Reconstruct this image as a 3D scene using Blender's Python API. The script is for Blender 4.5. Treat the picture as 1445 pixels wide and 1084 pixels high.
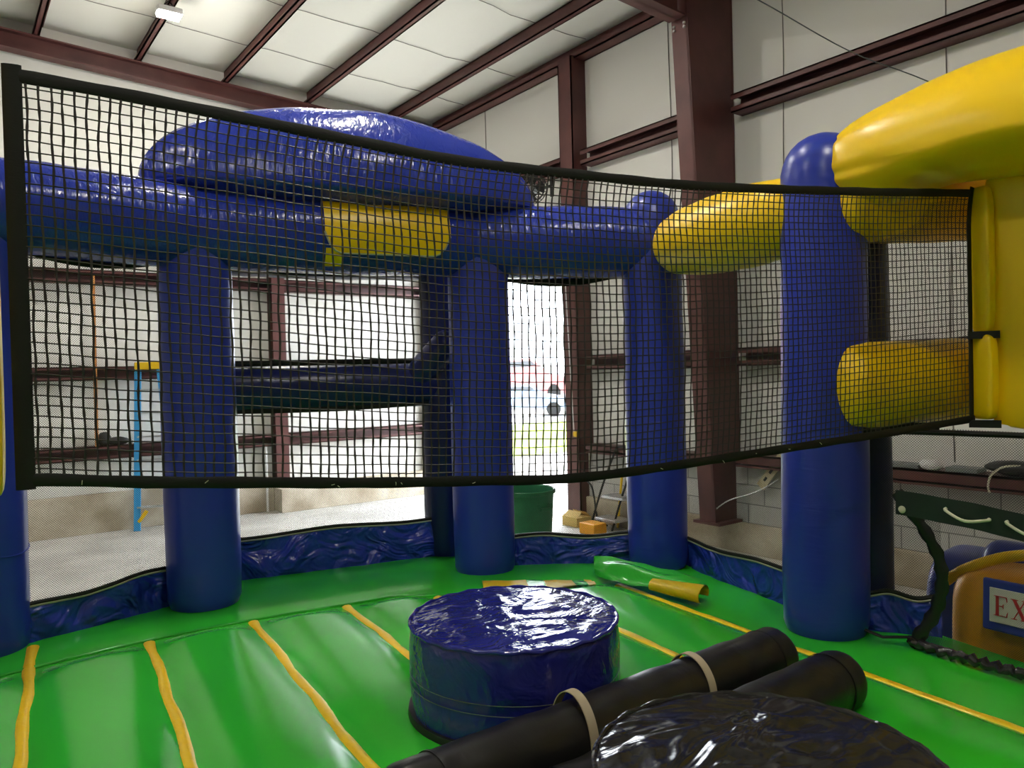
import bpy, bmesh, math, random
from mathutils import Vector, Matrix, noise
random.seed(7)
for o in list(bpy.data.objects): bpy.data.objects.remove(o)
SC = bpy.context.scene
COL = SC.collection
PI = math.pi

# ------------------------------------------------------------------ camera, world, sun, exposure
cam = bpy.data.cameras.new('camera'); camo = bpy.data.objects.new('camera', cam); COL.objects.link(camo)
cam.sensor_fit = 'HORIZONTAL'; cam.sensor_width = 36.0; cam.lens = 36.0*1085/1445
cam.clip_start = 0.02; cam.clip_end = 400
R = Matrix(((0.80229392, 0.02963887, -0.59619292), (-0.59640129, -0.0021946, -0.80268342), (-0.02509904, 0.99955826, 0.01591594)))
camo.matrix_world = Matrix.Translation((0, 0, 2.0)) @ R.to_4x4()
SC.camera = camo

w = bpy.data.worlds.new('overcast_sky'); SC.world = w; w.use_nodes = True
bgn = w.node_tree.nodes['Background']; bgn.inputs[0].default_value = (0.86, 0.93, 1.0, 1); bgn.inputs[1].default_value = 11.0
sun = bpy.data.lights.new('sun', 'SUN'); sun.energy = 9.0; sun.angle = math.radians(8); sun.color = (1, .96, .9)
suno = bpy.data.objects.new('sun', sun); COL.objects.link(suno); suno.rotation_euler = (math.radians(50), 0, math.radians(-140))
SC.view_settings.view_transform = 'Standard'; SC.view_settings.look = 'None'
SC.view_settings.exposure = 0.72; SC.view_settings.gamma = 1.0; SC.view_settings.use_curve_mapping = False
LAMP = 335.0

# ------------------------------------------------------------------ materials
def mat(name, col, rough=0.5, spec=0.5, metal=0.0, coat=0.0):
    m = bpy.data.materials.new(name); m.use_nodes = True
    b = m.node_tree.nodes['Principled BSDF']
    b.inputs['Base Color'].default_value = (*col, 1); b.inputs['Roughness'].default_value = rough
    b.inputs['Specular IOR Level'].default_value = spec; b.inputs['Metallic'].default_value = metal
    b.inputs['Coat Weight'].default_value = coat
    return m
def nd(m, t, **kw):
    n = m.node_tree.nodes.new(t)
    for k, v in kw.items(): setattr(n, k, v)
    return n
def ln(m, a, b): m.node_tree.links.new(a, b)
def bump(m, layers, coord='Object'):
    """layers: (scale vector, strength, distance, detail, distortion)"""
    tc = nd(m, 'ShaderNodeTexCoord'); prev = None
    for sc, st, di, de, ds in layers:
        mp = nd(m, 'ShaderNodeMapping'); mp.inputs['Scale'].default_value = sc
        ln(m, tc.outputs[coord], mp.inputs[0])
        n = nd(m, 'ShaderNodeTexNoise'); n.inputs['Scale'].default_value = 1; n.inputs['Detail'].default_value = de
        n.inputs['Distortion'].default_value = ds
        ln(m, mp.outputs[0], n.inputs['Vector'])
        b = nd(m, 'ShaderNodeBump'); b.inputs['Strength'].default_value = st; b.inputs['Distance'].default_value = di
        ln(m, n.outputs['Fac'], b.inputs['Height'])
        if prev: ln(m, prev.outputs[0], b.inputs['Normal'])
        prev = b
    ln(m, prev.outputs[0], m.node_tree.nodes['Principled BSDF'].inputs['Normal'])
    return m
def mottled(m, c1, c2, sc=4, detail=6, lo=.35, hi=.65, vec=(1, 1, 1)):
    tc = nd(m, 'ShaderNodeTexCoord'); mp = nd(m, 'ShaderNodeMapping'); mp.inputs['Scale'].default_value = vec
    n = nd(m, 'ShaderNodeTexNoise'); n.inputs['Scale'].default_value = sc; n.inputs['Detail'].default_value = detail
    r = nd(m, 'ShaderNodeValToRGB'); r.color_ramp.elements[0].position = lo; r.color_ramp.elements[1].position = hi
    r.color_ramp.elements[0].color = (*c1, 1); r.color_ramp.elements[1].color = (*c2, 1)
    ln(m, tc.outputs['Object'], mp.inputs[0]); ln(m, mp.outputs[0], n.inputs['Vector']); ln(m, n.outputs['Fac'], r.inputs[0])
    ln(m, r.outputs[0], m.node_tree.nodes['Principled BSDF'].inputs['Base Color'])
    return m

BLUE = (.020, .040, .36); BLUE_SHADED = (.009, .016, .10); YEL = (.92, .585, .003); GRN = (.030, .47, .022)
M = {}
M['blue'] = bump(mat('blue_vinyl', BLUE, .30, .5), [((3, 3, 16), .25, .012, 3, .6), ((40, 40, 40), .08, .002, 2, 0)])
M['blue_beam'] = bump(mat('blue_beam_vinyl', BLUE, .17, .5), [((30, 30, 5), .55, .012, 3, .7), ((40, 40, 40), .08, .002, 2, 0)])
M['blue_skirt'] = bump(mat('blue_skirt_vinyl', (.02, .045, .38), .24, .55), [((4, 4, 5), 1.0, .09, 2, 1.6), ((12, 12, 9), .5, .02, 2, 1.2)])
M['blue_shaded'] = bump(mat('shaded_blue_vinyl', BLUE_SHADED, .28, .4), [((8, 8, 8), .3, .014, 3, .8)])  # blue vinyl darkened to paint in the shade on the rear alcove pieces
M['blue_pad'] = bump(mat('blue_pedestal_vinyl', (.016, .020, .20), .16, .6), [((5, 7, 5), .50, .035, 3, 1.6), ((16, 12, 12), .28, .010, 3, 1.2)])
M['yellow'] = bump(mat('yellow_vinyl', YEL, .33, .45), [((4, 4, 5), .15, .012, 3, .5), ((45, 45, 45), .08, .002, 2, 0)])
M['yellow_strip'] = bump(mat('yellow_seam_vinyl', (.90, .57, .004), .3, .5), [((12, 12, 12), .5, .012, 3, .5)])
M['green'] = bump(mat('green_vinyl', GRN, .20, .5), [((3, 1.2, 3), .18, .02, 2, .3), ((11, 11, 11), .08, .006, 3, .5)])
M['green_flap'] = bump(mat('green_flap_vinyl', (.03, .40, .03), .2, .5), [((7, 7, 7), .5, .02, 3, 1)])
M['yellow_flap'] = bump(mat('yellow_flap_vinyl', (.60, .42, .005), .4, .4), [((7, 7, 7), .3, .02, 3, 1)])
M['black_vinyl'] = bump(mat('black_vinyl', (.011, .010, .010), .33, .5), [((6, 6, 6), .3, .012, 3, 1), ((70, 70, 70), .12, .002, 2, 0)])
M['black_pad'] = bump(mat('black_pad_vinyl', (.017, .016, .016), .2, .6), [((2.2, 5, 3), .8, .05, 2, 1.4), ((9, 7, 9), .22, .012, 2, 1.5)])
M['webbing'] = bump(mat('black_webbing', (.010, .010, .008), .6, .3), [((90, 90, 250), .3, .002, 2, 0)])
M['cord'] = mat('net_cord', (.020, .012, .011), .45, .5)
M['cord2'] = bump(mat('net_braid', (.030, .024, .022), .5, .5), [((300, 300, 120), .5, .002, 2, 0)])
M['piping'] = mat('beige_piping', (.42, .40, .33), .6, .3)
M['thread'] = mat('grey_thread', (.12, .13, .14), .7, .2)
M['strap'] = bump(mat('tan_strap', (.46, .38, .26), .65, .3), [((60, 60, 60), .3, .003, 2, 0)])
M['steel'] = mottled(bump(mat('maroon_steel', (.13, .045, .040), .45, .4), [((20, 20, 20), .06, .004, 3, 0)]), (.085, .028, .026), (.125, .043, .038), 3, 5)
M['liner'] = bump(mat('white_wall_liner', (.74, .73, .68), .55, .25), [((1.2, 1.2, .5), .25, .05, 3, .6), ((9, 9, 6), .10, .01, 3, .4)])
M['roof_liner'] = bump(mat('white_roof_liner', (.77, .76, .69), .6, .2), [((.8, 1.4, 1), .25, .05, 3, .8), ((25, 25, 25), .12, .006, 3, 0)])
M['seam'] = mat('liner_seam', (.20, .185, .17), .7, .2)
M['concrete'] = mottled(bump(mat('tan_concrete', (.4, .34, .25), .85, .2), [((14, 14, 14), .3, .01, 5, 0)]), (.34, .28, .20), (.56, .50, .40), 2.2, 8)
M['slab'] = mottled(bump(mat('concrete_slab', (.5, .48, .44), .6, .3), [((10, 10, 10), .15, .006, 5, 0)]), (.42, .40, .36), (.60, .58, .53), 1.2, 8)
M['jamb'] = mat('pale_jamb_metal', (.42, .40, .37), .5, .4)
M['white'] = mat('white_plastic', (.8, .8, .8), .45, .4)
M['steel_bolt'] = mat('zinc_bolt', (.75, .74, .72), .35, .5, .8)
M['black'] = mat('black_plastic', (.012, .012, .012), .45, .4)
M['ladder_blue'] = mat('ladder_blue', (.05, .36, .75), .45, .4)
M['ladder_yellow'] = mat('ladder_yellow', (.85, .55, .01), .45, .4)
M['alu'] = mat('aluminium', (.55, .56, .58), .35, .5, .7)
M['orange_wood'] = mottled(mat('orange_wood', (.5, .2, .05), .6, .3), (.42, .16, .04), (.62, .27, .08), 12, 4)
M['orange_vinyl'] = bump(mat('orange_vinyl', (.70, .31, .008), .4, .4), [((4, 4, 4), .5, .03, 3, 1), ((14, 14, 14), .2, .008, 3, 1)])
M['wood'] = mottled(mat('pale_board', (.5, .42, .27), .7, .3), (.42, .34, .20), (.58, .5, .34), 10, 5)
M['bin'] = mottled(mat('green_bin', (.02, .19, .08), .4, .4), (.016, .16, .07), (.025, .21, .09), 6, 4)
M['card'] = mat('cardboard', (.62, .45, .16), .8, .2)
M['orange_plastic'] = mat('orange_plastic', (.85, .38, .02), .5, .4)
M['fan_grey'] = mat('fan_hub', (.25, .27, .28), .4, .5)
M['exit_white'] = mat('sign_white', (.82, .80, .70), .5, .4)
M['exit_red'] = mat('sign_red', (.62, .02, .03), .5, .4)
M['dark_green'] = bump(mat('dark_green_band', (.012, .025, .016), .4, .4), [((8, 8, 8), .3, .01, 3, 1)])
M['rope'] = mat('cream_rope', (.62, .60, .45), .7, .3)
M['grass'] = mottled(mat('grass', (.2, .32, .05), .9, .1), (.16, .26, .04), (.36, .42, .10), 3, 8)
M['pave'] = mottled(mat('pale_gravel', (.5, .49, .46), .9, .1), (.42, .40, .37), (.58, .56, .53), 2, 8)
M['car_blue'] = mat('car_blue', (.30, .40, .55), .3, .5)
M['car_red'] = mat('car_red', (.62, .20, .20), .3, .5)
M['glass_dark'] = mat('dark_glass', (.02, .025, .03), .08, .6)
M['tyre'] = mat('tyre', (.015, .015, .015), .8, .2)
M['barn_red'] = mat('barn_red', (.46, .06, .06), .7, .2)
M['ledge_grey'] = mat('grey_panel', (.22, .24, .23), .5, .4)
M['bag'] = bump(mat('white_bag', (.75, .75, .75), .4, .4), [((14, 14, 14), .8, .03, 3, 1)])
em = bpy.data.materials.new('lamp_lens'); em.use_nodes = True
_b = em.node_tree.nodes['Principled BSDF']; _b.inputs['Emission Color'].default_value = (1, .95, .86, 1); _b.inputs['Emission Strength'].default_value = LAMP
M['lamp'] = em

# block wall
bk = mat('painted_block', (.5, .49, .47), .75, .25); M['block'] = bk
tc = nd(bk, 'ShaderNodeTexCoord'); sx = nd(bk, 'ShaderNodeSeparateXYZ'); cb = nd(bk, 'ShaderNodeCombineXYZ')
ln(bk, tc.outputs['Object'], sx.inputs[0]); ln(bk, sx.outputs[1], cb.inputs[0]); ln(bk, sx.outputs[2], cb.inputs[1])
br = nd(bk, 'ShaderNodeTexBrick'); br.inputs['Scale'].default_value = 1.0
br.inputs['Brick Width'].default_value = .42; br.inputs['Row Height'].default_value = .21; br.inputs['Mortar Size'].default_value = .006
br.inputs['Color1'].default_value = (.50, .485, .46, 1); br.inputs['Color2'].default_value = (.44, .43, .41, 1); br.inputs['Mortar'].default_value = (.20, .195, .19, 1)
ln(bk, cb.outputs[0], br.inputs['Vector']); ln(bk, br.outputs['Color'], bk.node_tree.nodes['Principled BSDF'].inputs['Base Color'])
bb = nd(bk, 'ShaderNodeBump'); bb.inputs['Strength'].default_value = .6; bb.inputs['Distance'].default_value = .01; bb.invert = True
ln(bk, br.outputs['Fac'], bb.inputs['Height']); ln(bk, bb.outputs[0], bk.node_tree.nodes['Principled BSDF'].inputs['Normal'])

# knotless safety mesh: dark threads with open holes (UV in metres)
def mesh_material(name, pitch, wd, col):
    m = bpy.data.materials.new(name); m.use_nodes = True
    nt = m.node_tree; pb = nt.nodes['Principled BSDF']; out = nt.nodes['Material Output']
    pb.inputs['Base Color'].default_value = (*col, 1); pb.inputs['Roughness'].default_value = .6
    uv = nd(m, 'ShaderNodeUVMap'); s = nd(m, 'ShaderNodeSeparateXYZ'); ln(m, uv.outputs[0], s.inputs[0])
    fs = []
    for op in ('ADD', 'SUBTRACT'):
        a = nd(m, 'ShaderNodeMath', operation=op); ln(m, s.outputs[0], a.inputs[0]); ln(m, s.outputs[1], a.inputs[1])
        d = nd(m, 'ShaderNodeMath', operation='DIVIDE'); ln(m, a.outputs[0], d.inputs[0]); d.inputs[1].default_value = pitch
        fr = nd(m, 'ShaderNodeMath', operation='FRACT'); ln(m, d.outputs[0], fr.inputs[0])
        lt = nd(m, 'ShaderNodeMath', operation='LESS_THAN'); ln(m, fr.outputs[0], lt.inputs[0]); lt.inputs[1].default_value = wd
        fs.append(lt)
    mx = nd(m, 'ShaderNodeMath', operation='MAXIMUM'); ln(m, fs[0].outputs[0], mx.inputs[0]); ln(m, fs[1].outputs[0], mx.inputs[1])
    tr = nd(m, 'ShaderNodeBsdfTransparent'); mix = nd(m, 'ShaderNodeMixShader')
    ln(m, mx.outputs[0], mix.inputs[0]); ln(m, tr.outputs[0], mix.inputs[1]); ln(m, pb.outputs[0], mix.inputs[2]); ln(m, mix.outputs[0], out.inputs[0])
    return m
M['mesh'] = mesh_material('fine_black_mesh', .0125, .20, (.02, .02, .02))
M['mesh_dense'] = mesh_material('dense_black_mesh', .0105, .16, (.03, .03, .028))

# ------------------------------------------------------------------ mesh builder
class MB:
    def __init__(s): s.v = []; s.f = []; s.uv = None; s.mi = []; s.cur = 0
    def add(s, vs, fs):
        n = len(s.v); s.v += [Vector(p) for p in vs]; s.f += [[i+n for i in f] for f in fs]; s.mi += [s.cur]*len(fs); return s
    def box(s, a, b, rot=0, piv=None):
        (x0, y0, z0), (x1, y1, z1) = a, b
        vs = [Vector(p) for p in ((x0, y0, z0), (x1, y0, z0), (x1, y1, z0), (x0, y1, z0), (x0, y0, z1), (x1, y0, z1), (x1, y1, z1), (x0, y1, z1))]
        if rot:
            piv = Vector(piv or ((x0+x1)/2, (y0+y1)/2, 0)); m = Matrix.Rotation(rot, 3, 'Z'); vs = [m @ (p-piv)+piv for p in vs]
        return s.add(vs, [(0, 3, 2, 1), (4, 5, 6, 7), (0, 1, 5, 4), (1, 2, 6, 5), (2, 3, 7, 6), (3, 0, 4, 7)])
    def bar(s, p, q, wd, th, up=(0, 0, 1)):
        p, q = Vector(p), Vector(q); d = (q-p).normalized(); u = Vector(up)
        if abs(d.dot(u)) > .98: u = Vector((1, 0, 0))
        a = d.cross(u).normalized()*wd/2; b = a.cross(d).normalized()*th/2
        return s.add([p-a-b, p+a-b, p+a+b, p-a+b, q-a-b, q+a-b, q+a+b, q-a+b], [(0, 3, 2, 1), (4, 5, 6, 7), (0, 1, 5, 4), (1, 2, 6, 5), (2, 3, 7, 6), (3, 0, 4, 7)])
    def sweep(s, pts, rads, n=24, closed=False, sq=None, capped=True, up=(0, 0, 1)):
        """tube along pts; rads a number, a list, or a list of (ra, rb)"""
        pts = [Vector(p) for p in pts]; k = len(pts)
        if not isinstance(rads, (list, tuple)): rads = [rads]*k
        base = len(s.v); vs = []; upv = Vector(up)
        for i, p in enumerate(pts):
            d = (pts[(i+1) % k]-pts[i-1]) if closed else (pts[min(i+1, k-1)]-pts[max(i-1, 0)])
            d = d.normalized() if d.length > 1e-9 else Vector((0, 0, 1))
            u = upv if abs(d.dot(upv)) < .97 else Vector((1, 0, 0))
            a = d.cross(u).normalized(); b = a.cross(d).normalized()
            r = rads[i]; ra, rb = r if isinstance(r, (tuple, list)) else (r, r)
            for j in range(n):
                t = 2*PI*j/n; vs.append(p+a*math.cos(t)*ra+b*math.sin(t)*rb)
        fs = []
        for i in range(k if closed else k-1):
            i2 = (i+1) % k
            for j in range(n):
                j2 = (j+1) % n; fs.append((i*n+j, i*n+j2, i2*n+j2, i2*n+j))
        if not closed and capped: fs += [tuple(range(n-1, -1, -1)), tuple((k-1)*n+j for j in range(n))]
        return s.add(vs, fs)
    def lathe(s, prof, c=(0, 0, 0), n=48):
        vs = []; c = Vector(c)
        for r, z in prof:
            for j in range(n): t = 2*PI*j/n; vs.append(c+Vector((r*math.cos(t), r*math.sin(t), z)))
        k = len(prof); fs = [(i*n+j, i*n+(j+1) % n, (i+1)*n+(j+1) % n, (i+1)*n+j) for i in range(k-1) for j in range(n)]
        fs += [tuple(range(n-1, -1, -1)), tuple((k-1)*n+j for j in range(n))]
        return s.add(vs, fs)
    def grid(s, fn, nu, nv, uvfn=None):
        vs = [fn(i/nu, j/nv) for j in range(nv+1) for i in range(nu+1)]
        if uvfn: s.uv = (s.uv or []) + [uvfn(i/nu, j/nv) for j in range(nv+1) for i in range(nu+1)]
        w1 = nu+1
        return s.add(vs, [(j*w1+i, j*w1+i+1, (j+1)*w1+i+1, (j+1)*w1+i) for j in range(nv) for i in range(nu)])
    def ellip(s, c, ax, ay, az, nu=48, nv=24, fz=None, p=1.0, pleat=0.0):
        """ellipsoid with axis vectors; fz(x) lets the lower half be flatter"""
        c = Vector(c); ax, ay, az = Vector(ax), Vector(ay), Vector(az); vs = []
        sp = lambda x: math.copysign(abs(x)**p, x)
        for i in range(nv+1):
            th = PI*i/nv; x = -math.cos(th); r = sp(math.sin(th)) if 0 < i < nv else .001; pl = pleat*max(0, (abs(x)-.62)/.38)
            for j in range(nu):
                t = 2*PI*j/nu; rr = r*(1+pl*math.sin(13*t)*(.6+.4*math.sin(5*t+x*3))); z = math.sin(t)*rr; y = math.cos(t)*rr
                if fz: z = fz(x, z)
                vs.append(c+ax*x+ay*y+az*z)
        fs = [(i*nu+j, i*nu+(j+1) % nu, (i+1)*nu+(j+1) % nu, (i+1)*nu+j) for i in range(nv) for j in range(nu)]
        return s.add(vs, fs)
    def cushion(s, c, hx, hy, hz, rot=0, e=.28, n=14, bulge=0.0):
        """inflated box: rounded edges and bulging faces"""
        m = Matrix.Rotation(rot, 3, 'Z'); c = Vector(c)
        bm = bmesh.new(); bmesh.ops.create_cube(bm, size=2); bmesh.ops.subdivide_edges(bm, edges=bm.edges[:], cuts=n, use_grid_fill=True)
        bm.verts.index_update(); vs = []
        for v in bm.verts:
            x, y, z = v.co
            q = (abs(x)**(2/e)+abs(y)**(2/e)+abs(z)**(2/e))**(e/2)
            x, y, z = x/q, y/q, z/q
            bx = 1+bulge*(1-y*y)*(1-z*z); by = 1+bulge*(1-x*x)*(1-z*z); bz = 1+bulge*(1-x*x)*(1-y*y)
            vs.append(m @ Vector((x*hx*bx, y*hy*by, z*hz*bz))+c)
        fs = [[v.index for v in f.verts] for f in bm.faces]; bm.free()
        return s.add(vs, fs)
    def move(s, fn): s.v = [fn(p) for p in s.v]; return s

def root_loc(o):
    while o.parent: o = o.parent
    return o.location
def obj(name, mb, mats, parent=None, smooth=True, origin=None, bevel=0, subsurf=0, sharp=40):
    if not isinstance(mats, (list, tuple)): mats = [mats]
    off = Vector(origin) if origin is not None else (root_loc(parent) if parent else Vector((0, 0, 0)))
    if parent is None and origin is None:
        xs = [p.x for p in mb.v]; ys = [p.y for p in mb.v]; zs = [p.z for p in mb.v]
        off = Vector(((min(xs)+max(xs))/2, (min(ys)+max(ys))/2, min(zs)))
    me = bpy.data.meshes.new(name); me.from_pydata([tuple(p-off) for p in mb.v], [], mb.f)
    for m in mats: me.materials.append(m)
    if len(mats) > 1: me.polygons.foreach_set('material_index', mb.mi)
    if mb.uv:
        ul = me.uv_layers.new(name='UVMap')
        for l in me.loops: ul.data[l.index].uv = mb.uv[l.vertex_index]
    bm = bmesh.new(); bm.from_mesh(me); bmesh.ops.recalc_face_normals(bm, faces=bm.faces[:]); bm.to_mesh(me); bm.free()
    if smooth:
        me.polygons.foreach_set('use_smooth', [True]*len(me.polygons))
        me.set_sharp_from_angle(angle=math.radians(sharp))
    o = bpy.data.objects.new(name, me); COL.objects.link(o)
    if parent: o.parent = parent
    else: o.location = off
    if bevel:
        b = o.modifiers.new('bevel', 'BEVEL'); b.width = bevel; b.segments = 2; b.limit_method = 'ANGLE'
    if subsurf:
        b = o.modifiers.new('sub', 'SUBSURF'); b.levels = subsurf; b.render_levels = subsurf
    return o
def tag(o, label, cat=None, group=None, kind=None):
    if label: o['label'] = label
    if cat: o['category'] = cat
    if group: o['group'] = group
    if kind: o['kind'] = kind
    return o
def thing(name, loc, label, cat, group=None):
    o = bpy.data.objects.new(name, None); COL.objects.link(o); o.location = loc; o.empty_display_size = .1
    return tag(o, label, cat, group)
def struct(name, mb, m, label, cat, **kw):
    return tag(obj(name, mb, m, **kw), label, cat, kind='structure')
def catmull(pts, n=8):
    pts = [Vector(p) for p in pts]; out = []
    for i in range(len(pts)-1):
        p0, p1, p2, p3 = pts[max(i-1, 0)], pts[i], pts[i+1], pts[min(i+2, len(pts)-1)]
        for k in range(n):
            t = k/n; out.append(.5*((2*p1)+(p2-p0)*t+(2*p0-5*p1+4*p2-p3)*t*t+(3*p1-p0-3*p2+p3)*t**3))
    return out+[pts[-1]]
def lerp(a, b, t): return a+(b-a)*t
def capsule(pts, r, ncap=6, cap=.8):
    """path and radii of a tube with domed ends; r a number or function of 0..1"""
    pts = [Vector(p) for p in pts]; rf = r if callable(r) else (lambda t: r)
    P = []; Q = []; d0 = (pts[0]-pts[1]).normalized(); d1 = (pts[-1]-pts[-2]).normalized(); r0, r1 = rf(0), rf(1)
    for i in range(ncap):
        a = PI/2*(1-i/ncap); P.append(pts[0]+d0*r0*cap*math.sin(a)); Q.append(max(r0*math.cos(a), .002))
    for i, p in enumerate(pts): P.append(p); Q.append(rf(i/(len(pts)-1)))
    for i in range(1, ncap+1):
        a = PI/2*i/ncap; P.append(pts[-1]+d1*r1*cap*math.sin(a)); Q.append(max(r1*math.cos(a), .002))
    return P, Q
def line(a, b, n): return [Vector(a).lerp(Vector(b), i/n) for i in range(n+1)]

# ================================================================== THE BUILDING
YB, XR, FZ, XL, YF = 11.9, 7.2, -0.06, -9.0, -9.0
def roof_bottom(x): return 6.25+.045*(XR-x)          # underside of the purlins
def roof_z(x): return roof_bottom(x)+.20

struct('floor', MB().box((XL, YF, FZ-.2), (XR+.3, YB+.3, FZ)), M['slab'], 'pale grey concrete slab of the hall', 'floor', smooth=False)
struct('wall_back', MB().box((XL, YB, FZ), (XR+.3, YB+.2, 7.6)), M['liner'], 'back wall behind the blue pillars, white insulation liner', 'wall', smooth=False)
m = MB()
D0, D1, DZ = 8.13, 11.78, 4.3
for a, b in (((XR, YF, FZ), (XR+.2, D0, 7.6)), ((XR, D0, DZ), (XR+.2, D1, 7.6)), ((XR, D1, FZ), (XR+.2, YB+.2, 7.6))): m.box(a, b)
struct('wall_right', m, M['liner'], 'right wall of white insulation liner with a wide open doorway', 'wall', smooth=False)
struct('wall_left', MB().box((XL-.2, YF, FZ), (XL, YB+.2, 7.9)), M['liner'], 'white lined wall at the far left outside the photo', 'wall', smooth=False)
struct('wall_front', MB().box((XL, YF-.2, FZ), (XR+.2, YF, 7.9)), M['liner'], 'white lined wall behind the photographer', 'wall', smooth=False)
m = MB(); m.add([(XL-.2, YF-.2, roof_z(XL)), (XR+.3, YF-.2, roof_z(XR)), (XR+.3, YB+.3, roof_z(XR)), (XL-.2, YB+.3, roof_z(XL)),
                 (XL-.2, YF-.2, roof_z(XL)+.15), (XR+.3, YF-.2, roof_z(XR)+.15), (XR+.3, YB+.3, roof_z(XR)+.15), (XL-.2, YB+.3, roof_z(XL)+.15)],
                [(0, 3, 2, 1), (4, 5, 6, 7), (0, 1, 5, 4), (1, 2, 6, 5), (2, 3, 7, 6), (3, 0, 4, 7)])
ceil = struct('ceiling', m, M['roof_liner'], 'white insulated roof lining between the maroon purlins', 'ceiling', smooth=False)
# lap seams of the roof lining, running across the purlins
m = MB()
for y in (3.1, 4.7, 6.3, 7.75, 9.3, 10.7):
    pts = [(x, y+.03*math.sin(x*3.1+y)+.02*math.sin(x*7.7), roof_z(x)-.004) for x in [XL+.2+i*.3 for i in range(int((XR-XL)/.3))]]
    m.sweep(pts, [(.005, .005)]*len(pts), 4)
obj('lap_seam', m, M['seam'], ceil)
# liner seams on the right wall
m = MB()
for y in (3.14, 4.78, 6.33, 10.24):
    pts = [(XR-.004, y+.012*math.sin(z*2.3+y), z) for z in [1.1+i*.27 for i in range(20)] if not (D0 < y < D1 and z < DZ)]
    m.sweep(pts, [(.008, .006)]*len(pts), 4, up=(0, 1, 0))
obj('wall_seam', m, M['seam'], bpy.data.objects['wall_right'])
# tan concrete kerbs and the painted block wainscot
struct('baseboard_back', MB().box((XL, YB-.12, FZ), (4.1, YB+.05, .47)).box((4.1, YB-.45, FZ), (6.9, YB+.05, .30)), M['concrete'], 'tan concrete kerb along the foot of the back wall', 'kerb', smooth=False, bevel=.01)
struct('baseboard_right', MB().box((XR-.16, YF, FZ), (XR+.05, D0-.12, .27)), M['concrete'], 'tan concrete kerb along the foot of the right wall', 'kerb', smooth=False, bevel=.01)
struct('trim_1', MB().box((XR-.10, YF, .27), (XR+.02, D0-.12, .90)), M['block'], 'painted concrete block wainscot on the right wall', 'wainscot', smooth=False, origin=(XR, 0, .27))

# steelwork
def cee(mb, p, q, depth, flange, face, th=.02):
    """a C section from p to q: web against the wall, two flanges along 'face'"""
    p, q, n = Vector(p), Vector(q), Vector(face); d = (q-p).normalized(); u = n.cross(d).normalized()
    for off, dn in ((-depth/2, 0), (depth/2, 0)):
        a, b = p+u*off+n*flange/2, q+u*off+n*flange/2
        mb.bar(a, b, th, flange, up=n) if abs(n.dot(d)) < .9 else None
    mb.bar(p+n*flange*.5, q+n*flange*.5, depth, th, up=n)
    return mb
for i, x in enumerate([6.30, 4.854, 3.565, 2.371, 1.156, -.06, -1.3, -2.5, -3.7, -5.0, -6.2, -7.4]):
    zb = roof_bottom(x); m = MB()
    m.box((x-.012, YF, zb), (x+.012, YB-.06, zb+.2)); m.box((x-.07, YF, zb), (x+.012, YB-.06, zb+.018)); m.box((x-.012, YF, zb+.182), (x+.07, YB-.06, zb+.2)); m.box((x-.07, YF, zb), (x-.055, YB-.06, zb+.04))
    lab = ['maroon roof purlin nearest the eave, meeting the back beam just above the blue dome', 'maroon roof purlin second from the eave', 'maroon roof purlin third from the eave, next to the lit ceiling lamp on its right',
           'maroon roof purlin that the lit ceiling lamp hangs from', 'maroon roof purlin at the top left corner of the photo'] + ['maroon roof purlin beyond the left edge of the photo']*7
    o = struct('roof_purlin', m, M['steel'], lab[i], 'purlin', smooth=False); o['group'] = 'roof purlins'
m = MB(); m.box((XR-.20, YF, 6.22), (XR-.005, YB-.06, 6.24)); m.box((XR-.03, YF, 6.22), (XR-.005, YB-.06, 6.46)); m.box((XR-.20, YF, 6.22), (XR-.185, YB-.06, 6.30))
struct('eave_strut', m, M['steel'], 'maroon eave strut along the top of the right wall', 'strut', smooth=False)
# rafter of the end wall
m = MB(); x0, x1 = XL, XR-.05
def ez(x): return 6.30-.052*(x-.74)
for (ya, yb, za, zb) in ((YB-.24, YB-.04, 0, .022), (YB-.15, YB-.12, 0, .24), (YB-.24, YB-.04, .215, .235)):
    m.add([(x0, ya, ez(x0)+za), (x1, ya, ez(x1)+za), (x1, yb, ez(x1)+za), (x0, yb, ez(x0)+za), (x0, ya, ez(x0)+zb), (x1, ya, ez(x1)+zb), (x1, yb, ez(x1)+zb), (x0, yb, ez(x0)+zb)],
          [(0, 3, 2, 1), (4, 5, 6, 7), (0, 1, 5, 4), (1, 2, 6, 5), (2, 3, 7, 6), (3, 0, 4, 7)])
struct('rafter_beam', m, M['steel'], 'long maroon rafter beam across the top of the back wall', 'beam', smooth=False)
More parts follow.
